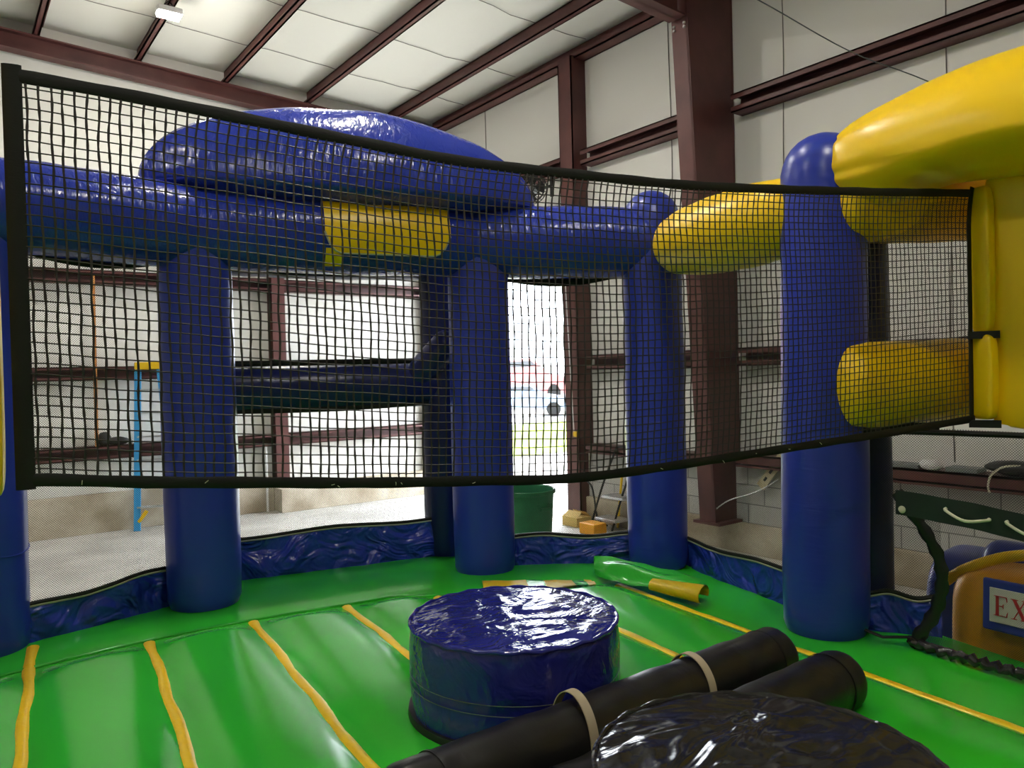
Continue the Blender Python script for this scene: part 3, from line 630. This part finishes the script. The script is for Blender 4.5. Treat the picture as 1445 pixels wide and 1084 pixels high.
# ================================================================== DIVIDER NET
CT = [(0.173, 2.399, 2.829), (0.226, 2.388, 2.826), (0.474, 2.336, 2.806), (0.74, 2.281, 2.779), (1.057, 2.215, 2.747), (1.379, 2.147, 2.719), (1.796, 2.061, 2.712), (2.276, 1.96, 2.712), (2.798, 1.851, 2.735), (3.342, 1.738, 2.767), (3.634, 1.677, 2.787), (3.923, 1.617, 2.806)]
ZBOT = [1.73, 1.727, 1.699, 1.676, 1.648, 1.626, 1.602, 1.617, 1.644, 1.672, 1.690, 1.708]
LN = math.dist(CT[0][:2], CT[-1][:2])
SS = [math.dist(CT[0][:2], c[:2])/LN for c in CT]
def interp(xs, ys, x):
    x = max(xs[0], min(xs[-1], x))
    for i in range(len(xs)-1):
        if x <= xs[i+1]:
            t = (x-xs[i])/(xs[i+1]-xs[i]); m0 = (ys[i+1]-ys[max(i-1, 0)])/(xs[i+1]-xs[max(i-1, 0)]); m1 = (ys[min(i+2, len(ys)-1)]-ys[i])/(xs[min(i+2, len(ys)-1)]-xs[i]); h = xs[i+1]-xs[i]
            return (2*t**3-3*t*t+1)*ys[i]+(t**3-2*t*t+t)*h*m0+(-2*t**3+3*t*t)*ys[i+1]+(t**3-t*t)*h*m1
    return ys[-1]
ZT = [c[2] for c in CT]; ND = Vector((CT[-1][0]-CT[0][0], CT[-1][1]-CT[0][1], 0)).normalized(); NN = Vector((ND.y, -ND.x, 0))
def netpt(s, t):
    """s along the net, t from bottom to top"""
    p = Vector((lerp(CT[0][0], CT[-1][0], s), lerp(CT[0][1], CT[-1][1], s), lerp(interp(SS, ZBOT, s), interp(SS, ZT, s), t)))
    lean = .055*math.sin(PI*s)*(t-.5)*2
    lean = .05*(max(0, t-.82)/.18)**2*min(1, s*5)*.6
    return p+ND*lean+NN*.03*math.sin(PI*s)*math.sin(PI*t)
net = thing('divider_net', (2.0, 2.0, 1.6), 'black square mesh net with webbing edges stretched across the arena', 'net')
NR, NC = 37, 139
T0, T1, S0, S1 = .028, .972, .004, .994
m = MB()
for i in range(NR):
    t = lerp(T0, T1, (i+.5)/NR); ph = random.random()*6
    m.sweep([netpt(lerp(S0, S1, k/110), t+.0012*math.sin(k*.7+ph)) for k in range(111)], .0019, 4, capped=False)
obj('cross_cord', m, M['cord'], net)
m = MB()
for j in range(NC):
    s = lerp(S0, S1, (j+.6)/NC); ph = random.random()*6; off = random.uniform(-.0005, .0005)
    pts = [netpt(s+off+.0004*math.sin(k*.9+ph), lerp(T0, T1, k/44)) for k in range(45)]
    m.sweep(pts, [(.0031+.0007*math.sin(k*2.4+ph), .0014) for k in range(45)], 6, capped=False, up=tuple(NN))
obj('upright_cord', m, M['cord2'], net)
def bandmesh(fn, n, hw, th, seed=0):
    m = MB(); m.sweep([fn(k/n) for k in range(n+1)], [(th, hw*(1+.06*math.sin(k*1.3+seed)))for k in range(n+1)], 8); return m
obj('top_band', bandmesh(lambda s: netpt(s, .984), 80, .018, .004), M['webbing'], net)
obj('bottom_band', bandmesh(lambda s: netpt(s, .014), 80, .017, .004), M['webbing'], net)
for s0, hw in ((.0, .023), (.995, .016)):
    obj('side_band', MB().sweep([netpt(s0, k/40)+Vector((0, 0, (k/40-.5)*.02)) for k in range(41)], [(hw, .005)]*41, 8, up=tuple(NN)), M['webbing'], net)
for s, t in ((.32, .985),): obj('tie', MB().sweep([netpt(s, t)-NN*.006+ND*.0, netpt(s+.006, t+.006)-NN*.006], .003, 6), M['rope'], net)
for i in range(12):
    m = MB()
    s = random.uniform(.02, .75); p = netpt(s, .014+random.uniform(-.008, .008)); q = p+ND*random.uniform(-.012, .012)+Vector((0, 0, random.uniform(-.012, .012))); m.sweep([p+NN*.0055, (p+q)/2+NN*.0075, q+NN*.0055], .0012, 5); obj('loose_thread', m, M['rope'], net)

# ================================================================== THINGS ON THE ARENA FLOOR
def pedestal(cx, cy, r, z0, z1, matn, lab, seed, seam=True, crinkle=.012):
    t = thing('joust_pedestal', (cx, cy, z0), lab, 'pedestal', 'round padded pedestals')
    def topz(x, y):
        q = Vector(((x-cx)*4+seed, (y-cy)*5, seed)); n1 = noise.noise(q); n2 = abs(noise.noise(q*2.2+Vector((3, 1, 0))))
        return crinkle*(n1*.8-n2*1.3)
    prof = [(r*.985, z0), (r*1.0, z0+.05), (r*1.01, z0+.12), (r*1.0, z0+.16), (r*1.012, z0+.19), (r*1.01, z1-.07), (r*1.005, z1-.03), (r*.985, z1-.008)]
    pr = []
    for (ra, za), (rb, zb) in zip(prof, prof[1:]):
        k = max(1, int((zb-za)/.02)); pr += [(lerp(ra, rb, q/k), lerp(za, zb, q/k)) for q in range(k)]
    m = MB().lathe(pr+[prof[-1]], (cx, cy, 0), 72)
    def side(p):
        a = math.atan2(p.y-cy, p.x-cx); v = p.z-z0
        k = 1+.016*noise.noise(Vector((a*1.6+v*6, a*.8-v*4, seed)))*min(1, (z1-p.z)/.06)
        return Vector((cx+(p.x-cx)*k, cy+(p.y-cy)*k, p.z))
    obj('side_cover', m.move(side), M[matn], t)
    m = MB(); nr, na = 30, 96; vs = []; fs = []
    for i in range(nr+1):
        rr = r*.992*i/nr
        for j in range(na):
            a = 2*PI*j/na; x, y = cx+rr*math.cos(a), cy+rr*math.sin(a); e = min(1, (1-i/nr)*7)
            vs.append((x, y, z1-.006+topz(x, y)*e+.012*(1-(i/nr)**2)-(.006 if i == nr else 0)))
    for i in range(nr):
        for j in range(na): fs.append((i*na+j, i*na+(j+1) % na, (i+1)*na+(j+1) % na, (i+1)*na+j))
    obj('top_cover', m.add(vs, fs), M[matn], t, sharp=80)
    obj('rim_piping', MB().sweep([(cx+r*1.0*math.cos(a), cy+r*1.0*math.sin(a), z1-.010+.003*math.sin(a*23)) for a in [2*PI*k/96 for k in range(96)]], .008, 8, closed=True), M[matn], t)
    if seam:
        for z in (z0+.148, z0+.185):
            obj('stitching', MB().sweep([(cx+r*1.013*math.cos(a), cy+r*1.013*math.sin(a), z+.006*math.sin(a*2+1)) for a in [2*PI*k/96 for k in range(96)]], .0016, 5, closed=True), M['thread'], t)
        obj('base_ring', MB().lathe([(r*.9, z0), (r*1.035, z0), (r*1.04, z0+.02), (r*1.03, z0+.045), (r*.95, z0+.05)], (cx, cy, 0), 64), M['black'], t)
    return t
pedestal(1.807, 2.462, .410, .655, 1.036, 'blue_pad', 'round blue padded pedestal with a shiny crinkled top, standing on the green floor', 3)
pedestal(1.585, 1.134, .418, .655, 1.036, 'black_pad', 'round pedestal with a shiny wrinkled black top in the foreground', 9, seam=False, crinkle=.02)

def joust(name_lab, a, b, r, straps, seed):
    a, b = Vector(a), Vector(b); d = (b-a).normalized(); L = (b-a).length
    t = thing('joust_pole', (a+b)/2-Vector((0, 0, r)), name_lab, 'padded pole', 'black padded jousting poles')
    n = 60; pts = line(a, b, n); P2 = []; Q2 = []
    for i in range(6): al = PI/2*(1-i/6); P2.append(a-d*.035*math.sin(al)); Q2.append(max(.003, r*(.80+.2*math.cos(al))) if i else .003)
    for i, p in enumerate(pts): P2.append(p); Q2.append(r*(1+.012*math.sin(i*.9+seed)))
    for i in range(1, 7): al = PI/2*i/6; P2.append(b+d*.035*math.sin(al)); Q2.append(r*(.80+.2*math.cos(al)) if i < 6 else .003)
    m = MB().sweep(P2, Q2, 40); obj('foam_sleeve', m.move(lambda p: p+Vector((0, 0, .006*noise.noise(p*7)))), M['black_vinyl'], t)
    sd = Vector((0, 0, 1)).cross(d).normalized(); up = d.cross(sd).normalized()
    def ring(u, rr, w1, th, mt, name, lift=0, tilt=0, part=None):
        c = a+d*L*u; k = MB(); nn = 48; a0, a1 = part or (0, 2*PI); pp = []
        for q in range(nn+1 if part else nn):
            al = a0+(a1-a0)*q/nn; e = max(0, math.sin(al))
            pp.append(c+sd*math.cos(al)*rr+up*(math.sin(al)*rr+lift*e)+d*tilt*math.cos(al))
        prev = len(k.v); vs = []
        for q, p in enumerate(pp):
            rad = (p-c); rad -= d*rad.dot(d); rad.normalize()
            for x, y in ((-w1, 0), (w1, 0), (w1, th), (-w1, th)): vs.append(p+d*x+rad*y)
        N = len(pp); fs = []
        for q in range(N if not part else N-1):
            q2 = (q+1) % N
            for e in range(4): fs.append((q*4+e, q*4+(e+1) % 4, q2*4+(e+1) % 4, q2*4+e))
        k.add(vs, fs); obj(name, k, M[mt], t)
    for u in (.055, .955): ring(u, r*1.0, .004, .004, 'black', 'seam_ring')
    for u, tl, lf in straps: ring(u, r*1.01, .018, .004, 'strap', 'strap', lift=lf, tilt=tl, part=(-.5, PI+.2))
    return t
joust('long black padded jousting pole lying against the blue pedestal, with two tan straps', (1.005, 1.905, .795), (2.81, 1.97, .765), .115, ((.36, .02, .03), (.70, .02, .012)), 1)
joust('black padded jousting pole lying between the black pedestal and the strapped pole', (1.30, 1.665, .748), (2.81, 1.675, .748), .116, (), 4)

# loose green and yellow vinyl flap on the floor
t = thing('vinyl_flap', (3.25, 3.5, FL+.05), 'loose green and yellow vinyl flap curled up on the green floor beside the third pillar', 'flap')
def fl(u, v):
    a = Vector((3.52, 3.92, .66)).lerp(Vector((3.60, 3.00, .66)), u); b = Vector((3.32, 3.58, .655)).lerp(Vector((3.42, 2.94, .66)), u)
    hw = math.sqrt(max(0, 1-(1-min(1, u/.35))**2)); vv = .5+(v-.5)*max(.02, hw)
    p = a.lerp(b, vv); z = .060*math.sin(PI*u)**.7*(.5+.5*math.cos((v-.35)*2.6))+.075*u*(1-v)+.03*noise.noise(Vector((u*4, v*3, 1)))+(.10*(1-u)**3*(1-v))
    return p+Vector((0, 0, z))
m = MB(); m.grid(fl, 30, 16); obj('green_sheet', m, M['green_flap'], t)
m = MB(); c = []
for k in range(2):
    off = .003
    def roll(u, v):
        e = Vector((3.43, 3.24, .655)).lerp(Vector((3.49, 2.90, .655)), u); al = lerp(-.6, 4.2, v); rr = .030+.016*u+.004*k
        return e+Vector((math.cos(al)*rr*1.7, math.cos(al)*rr*.6, .035+math.sin(al)*rr))
    m.grid(roll, 16, 18)
obj('yellow_underside', m, M['yellow_flap'], t)
def stripf(u, v, dz=0):
    p = Vector((2.72, 4.02, 0)).lerp(Vector((3.30, 3.62, 0)), u)+Vector((.10, .17, 0))*(v-.5)*1.2*(1-.25*u)
    return Vector((p.x, p.y, floor_h(p.x, p.y)+.014+dz+.012*math.sin(PI*v)+.008*noise.noise(Vector((u*6, v*3, 4)))))
for u0, u1, mt, nm in ((.0, .40, 'yellow_flap', 'yellow_patch'), (.40, .56, 'green_flap', 'green_patch'), (.56, .82, 'yellow_flap', 'yellow_patch'), (.82, .93, 'green_flap', 'green_patch'), (.93, 1.0, 'yellow_flap', 'yellow_patch')):
    m = MB(); m.grid(lambda u, v: stripf(lerp(u0, u1, u), v), 10, 6); m.grid(lambda u, v: stripf(lerp(u0, u1, u), v, -.008), 10, 6); obj(nm, m, M[mt], t)

# ================================================================== THINGS BEYOND THE MESH
# step ladder leaning shut against the back wall
t = thing('step_ladder', (2.34, 11.5, FZ), 'blue step ladder with a yellow top cap leaning shut against the back wall', 'ladder')
LB, RB, LT, RT = Vector((2.11, 11.56, FZ)), Vector((2.57, 11.38, FZ)), Vector((2.195, 11.62, 2.20)), Vector((2.455, 11.52, 2.20))
for a, b in ((LB, LT), (RB, RT)):
    obj('rail', MB().bar(a, b, .085, .03, up=(.38, .92, 0)), M['ladder_blue'], t, smooth=False)
bk_ = Vector((.03, .10, 0))
for a, b in ((LB, LT), (RB, RT)):
    obj('rear_rail', MB().bar(a+bk_, b+bk_*.7, .05, .025, up=(.38, .92, 0)), M['ladder_blue'], t, smooth=False)
for k in range(1, 7):
    q = k/7; obj('tread', MB().bar(LB.lerp(LT, q), RB.lerp(RT, q), .08, .022), M['alu'], t, smooth=False)
obj('top_cap', MB().bar(LT+Vector((-.03, .03, .01)), RT+Vector((.03, .03, .01)), .17, .10), M['ladder_yellow'], t, smooth=False, bevel=.01)
for a, b in ((LB, RB), (RB, LB)):
    d = (b-a).normalized(); obj('foot_brace', MB().bar(a+Vector((0, 0, .12))+d*.02, a+d*.13+Vector((0, 0, .27)), .03, .045), M['ladder_yellow'], t, smooth=False)
# wooden stick, black cloth, pale conduit
tag(obj('wooden_stick', MB().bar((1.665, YB-.24, 1.13), (1.685, YB-.24, 3.44), .05, .04), M['orange_wood'], smooth=False), 'orange brown wooden stick standing on the lowest girt of the back wall', 'stick')
m = MB().ellip((1.77, YB-.12, 1.22), (.09, 0, 0), (0, .08, 0), (0, 0, .10), 20, 12).ellip((1.93, YB-.12, 1.18), (.16, 0, 0), (0, .08, 0), (0, 0, .06), 20, 12)
tag(obj('black_cloth', m.move(lambda p: Vector((p.x, p.y, max(p.z, 1.132)))+Vector((0, 0, .02*noise.noise(p*9)))), M['black']), 'bundled black cloth lying on the low girt beside the wooden stick', 'cloth')
tag(obj('conduit', MB().sweep([(3.985, YB-.15, FZ), (3.985, YB-.15, .95)], .018, 12), M['white']), 'thin white conduit pipe at the foot of the back wall post', 'pipe')
# bin outside the arena
t = thing('trash_bin', (4.99, 6.52, FZ), 'round dark green trash bin beside the bright doorway', 'bin')
bc = (4.99, 6.52, FZ)
obj('bin_body', MB().lathe([(.24, 0), (.25, .01), (.295, .72), (.30, .76), (.318, .765), (.320, .80), (.310, .81), (.296, .80), (.285, .70), (.235, .03), (.01, .025)], bc, 48), M['bin'], t)
hd = Vector((-.15, -1, 0)).normalized(); sd = Vector((-hd.y, hd.x, 0)); hc = Vector(bc)+Vector((.06, 0, .62))+hd*.30
for o_ in (Vector((.14, 0, 0)),): obj('handle', MB().bar(hc-sd*.06+hd*.01, hc+sd*.06+hd*.01, .05, .03).bar(hc-sd*.07, hc-sd*.07+Vector((0, 0, .06)), .02, .04).bar(hc+sd*.07, hc+sd*.07+Vector((0, 0, .06)), .02, .04), M['bin'], t, smooth=False, bevel=.006)
# folding step stool behind the third pillar
t = thing('step_stool', (6.93, 7.25, FZ), 'folding step stool with a dark tube frame and grey treads by the right wall', 'stool')
m = MB()
for dy, dx in ((0, 0), (-.40, 0)):
    m.sweep(catmull([(6.80+dx, 7.50+dy, FZ), (6.86+dx, 7.34+dy, .45), (6.93+dx, 7.16+dy, .92)], 5), .014, 8)
m.sweep(catmull([(6.93, 7.16, .92), (6.94, 7.10, 1.0), (6.94, 6.90, 1.0), (6.93, 6.76, .92)], 5), .014, 8)
obj('frame', m, M['black'], t)
m = MB().sweep(catmull([(6.95, 7.82, .55), (6.93, 7.62, .46), (6.92, 7.55, .30), (6.90, 7.47, .04), (6.86, 7.25, -.02)], 6), .012, 8)
obj('rear_frame', m, M['black'], t)
obj('support_tube', MB().sweep([(7.0, 7.20, FZ), (6.96, 7.06, .66)], .016, 8).sweep([(7.0, 6.85, FZ), (6.96, 6.72, .66)], .016, 8), M['ladder_yellow'], t)
for y0, z in ((7.36, .08), (7.22, .38)): obj('tread', MB().cushion((6.86, y0-.20, z), .13, .20, .02, e=.2, n=4), M['alu'], t)
t = thing('cardboard_box', (6.74, 7.71, FZ), 'open yellowish cardboard box on the floor beside the step stool', 'box')
obj('box_body', MB().box((6.62, 7.56, FZ), (6.86, 7.86, .06)), M['card'], t, smooth=False)
obj('box_flap', MB().add([(6.62, 7.56, .06), (6.62, 7.86, .06), (6.72, 7.84, .13), (6.72, 7.58, .13)], [(0, 1, 2, 3)]).add([(6.86, 7.56, .06), (6.86, 7.86, .06), (6.78, 7.84, .13), (6.78, 7.58, .13)], [(0, 1, 2, 3)]), M['card'], t, smooth=False)
tag(obj('orange_case', MB().box((6.42, 7.02, FZ), (6.64, 7.30, .08)), M['orange_plastic'], smooth=False, bevel=.015), 'orange plastic case on the floor under the step stool', 'case')
# door pull chain
m = MB().sweep([(XR-.30, 8.05, 4.2), (XR-.30, 8.0, 3.0), (XR-.31, 7.93, 1.9), (XR-.32, 7.88, 1.15)], .008, 6)
t = thing('pull_chain', (XR-.32, 7.9, 1.1), 'pale pull chain with a yellow tag hanging beside the doorway', 'chain')
obj('chain', m, M['white'], t); obj('tag_piece', MB().box((XR-.35, 7.80, 1.10), (XR-.30, 7.87, 1.17)), M['ladder_yellow'], t, smooth=False, bevel=.01)
# slotted board, rod and oddments on the right wall
t = thing('slotted_board', (6.98, 4.85, .72), 'pale slotted board leaning on the block wall left of the fourth pillar', 'board')
obj('board', MB().bar((7.0, 4.70, 1.10), (7.02, 5.03, .70), .10, .02, up=(1, 0, 0)), M['wood'], t, smooth=False)
m = MB()
for q in (.25, .5, .72):
    a = Vector((6.985, 4.70, 1.10)).lerp(Vector((7.005, 5.03, .70)), q); b = Vector((6.985, 4.70, 1.10)).lerp(Vector((7.005, 5.03, .70)), q+.10); obj('slot', MB().bar(a, b, .025, .006, up=(1, 0, 0)), M['black'], t, smooth=False)
tag(obj('bent_rod', MB().sweep(catmull([(6.75, 5.42, .44), (6.78, 5.25, .56), (6.9, 5.0, .66), (7.0, 4.8, .80)], 6), .007, 6), M['alu']), 'thin bent wire rod leaning from the big column to the block wall', 'rod')
tag(obj('orange_plank', MB().bar((7.03, 3.74, .22), (7.03, 3.72, .76), .07, .03, up=(1, 0, 0)), M['orange_wood'], smooth=False), 'short orange plank standing against the block wall right of the fourth pillar', 'plank')
tag(obj('grey_panel', MB().box((6.98, 3.35, 1.04), (7.16, 3.74, 1.075)), M['ledge_grey'], smooth=False, bevel=.004), 'flat grey panel on the block wall ledge left of the white bag', 'panel')
tag(obj('grey_panel', MB().box((6.98, 2.86, 1.04), (7.16, 3.12, 1.08)), M['ledge_grey'], smooth=False, bevel=.004), 'flat grey panel on the block wall ledge right of the white bag', 'panel')
tag(obj('white_bag', MB().ellip((6.99, 3.24, 1.085), (.05, 0, 0), (0, .10, 0), (0, 0, .05), 24, 14).move(lambda p: p+Vector((0, 0, .02*noise.noise(p*14))) if p.z > 1.06 else p), M['bag']), 'crumpled white plastic bag on the block wall ledge', 'bag')
t = thing('black_bag', (7.0, 2.5, 1.04), 'black bag with a white cord on the block wall ledge at the right edge', 'bag')
obj('bag_body', MB().ellip((7.03, 2.45, 1.10), (.12, 0, 0), (0, .38, 0), (0, 0, .065), 28, 14).move(lambda p: Vector((p.x, p.y, max(p.z, 1.042)))+Vector((0, 0, .02*noise.noise(p*8)+.005))), M['black'], t)
obj('cord', MB().sweep(catmull([(6.94, 2.45, 1.14), (6.92, 2.62, 1.13), (6.91, 2.72, 1.06), (6.93, 2.76, .96), (6.93, 2.75, .90)], 6), .009, 8), M['rope'], t)

# orange exit slide outside the opening, with its EXIT sign
t = thing('exit_slide', (4.7, 1.4, FZ), 'orange and blue inflatable slide end behind the mesh, carrying a white EXIT sign', 'inflatable')
obj('slide_body', MB().cushion((4.62, 1.10, .50), .42, .80, .44, .12, e=.22, bulge=.03), M['orange_vinyl'], t)
obj('side_bolster', MB().cushion((4.78, 2.02, .42), .30, .17, .48, .12, e=.5), M['blue'], t)
ar = obj('arch_tube', MB().sweep(catmull([(4.25, 1.92, .82), (4.25, 1.78, .93), (4.25, 1.55, 1.03), (4.27, 1.2, 1.07), (4.27, .7, 1.05), (4.27, .3, .9)], 8), .028, 14), M['yellow'], t)
obj('back_bolster', MB().sweep(*capsule([(4.55, 1.75, .92), (4.58, 1.2, .93), (4.6, .5, .93)], .11), 24), M['blue'], t)
sc_ = Vector((4.055, 1.615, .824)); sr = Vector((-.06, -1, 0)).normalized(); su = Vector((.05, 0, 1)).normalized(); sn = sr.cross(su)
if sn.x > 0: sn = -sn
def plate(a0, a1, b0, b1, d0, d1):
    return MB().add([sc_+sr*x+su*y+sn*z for z in (d0, d1) for x, y in ((a0, b0), (a1, b0), (a1, b1), (a0, b1))], [(0, 3, 2, 1), (4, 5, 6, 7), (0, 1, 5, 4), (1, 2, 6, 5), (2, 3, 7, 6), (3, 0, 4, 7)])
sb = obj('sign_backing', plate(-.035, .42, -.135, .115, -.02, .0), M['blue'], t, smooth=False, bevel=.01)
sg = obj('exit_sign', plate(0, .345, -.09, .075, 0, .006), M['exit_white'], t, smooth=False, bevel=.004); sg['label'] = 'white sign with red serif letters EXIT'
def letters(mb, x0, h, y0):
    th = .0035
    def q(pts):
        n = len(pts); mb.add([sc_+sr*(x0+x*h)+su*(y0+y*h)+sn*z for z in (.006, .006+th) for x, y in pts], [tuple(range(n-1, -1, -1)), tuple(range(n, 2*n))]+[(i, (i+1) % n, n+(i+1) % n, n+i) for i in range(n)])
    return q
H_ = .095; k = MB(); B0 = -.055
q = letters(k, .022, H_, B0)
q([(.0, 0), (.62, 0), (.62, .035), (.0, .035)]); q([(.0, .965), (.60, .965), (.60, 1), (.0, 1)]); q([(.09, .03), (.23, .03), (.23, .97), (.09, .97)])
q([(.22, .48), (.44, .48), (.44, .53), (.22, .53)]); q([(.42, .38), (.45, .38), (.45, .63), (.42, .63)]); q([(.56, .0), (.62, 0), (.66, .26), (.63, .26)]); q([(.55, 1), (.60, 1), (.63, .77), (.60, .77)])
q = letters(k, .096, H_, B0)
q([(.03, 0), (.28, 0), (.28, .035), (.03, .035)]); q([(.45, 0), (.78, 0), (.78, .035), (.45, .035)]); q([(.0, .965), (.33, .965), (.33, 1), (.0, 1)]); q([(.50, .965), (.75, .965), (.75, 1), (.50, 1)])
q([(.08, .97), (.25, .97), (.71, .03), (.54, .03)]); q([(.61, .97), (.66, .97), (.18, .03), (.13, .03)])
q = letters(k, .190, H_, B0)
q([(.0, 0), (.36, 0), (.36, .035), (.0, .035)]); q([(.0, .965), (.36, .965), (.36, 1), (.0, 1)]); q([(.11, .03), (.25, .03), (.25, .97), (.11, .97)])
q = letters(k, .242, H_, B0)
q([(.17, 0), (.53, 0), (.53, .035), (.17, .035)]); q([(.0, .965), (.70, .965), (.70, 1), (.0, 1)]); q([(.28, .03), (.42, .03), (.42, .97), (.28, .97)]); q([(.0, .74), (.03, .74), (.05, .97), (.0, .97)]); q([(.67, .74), (.70, .74), (.70, .97), (.65, .97)])
obj('letters', k, M['exit_red'], sg, smooth=False)
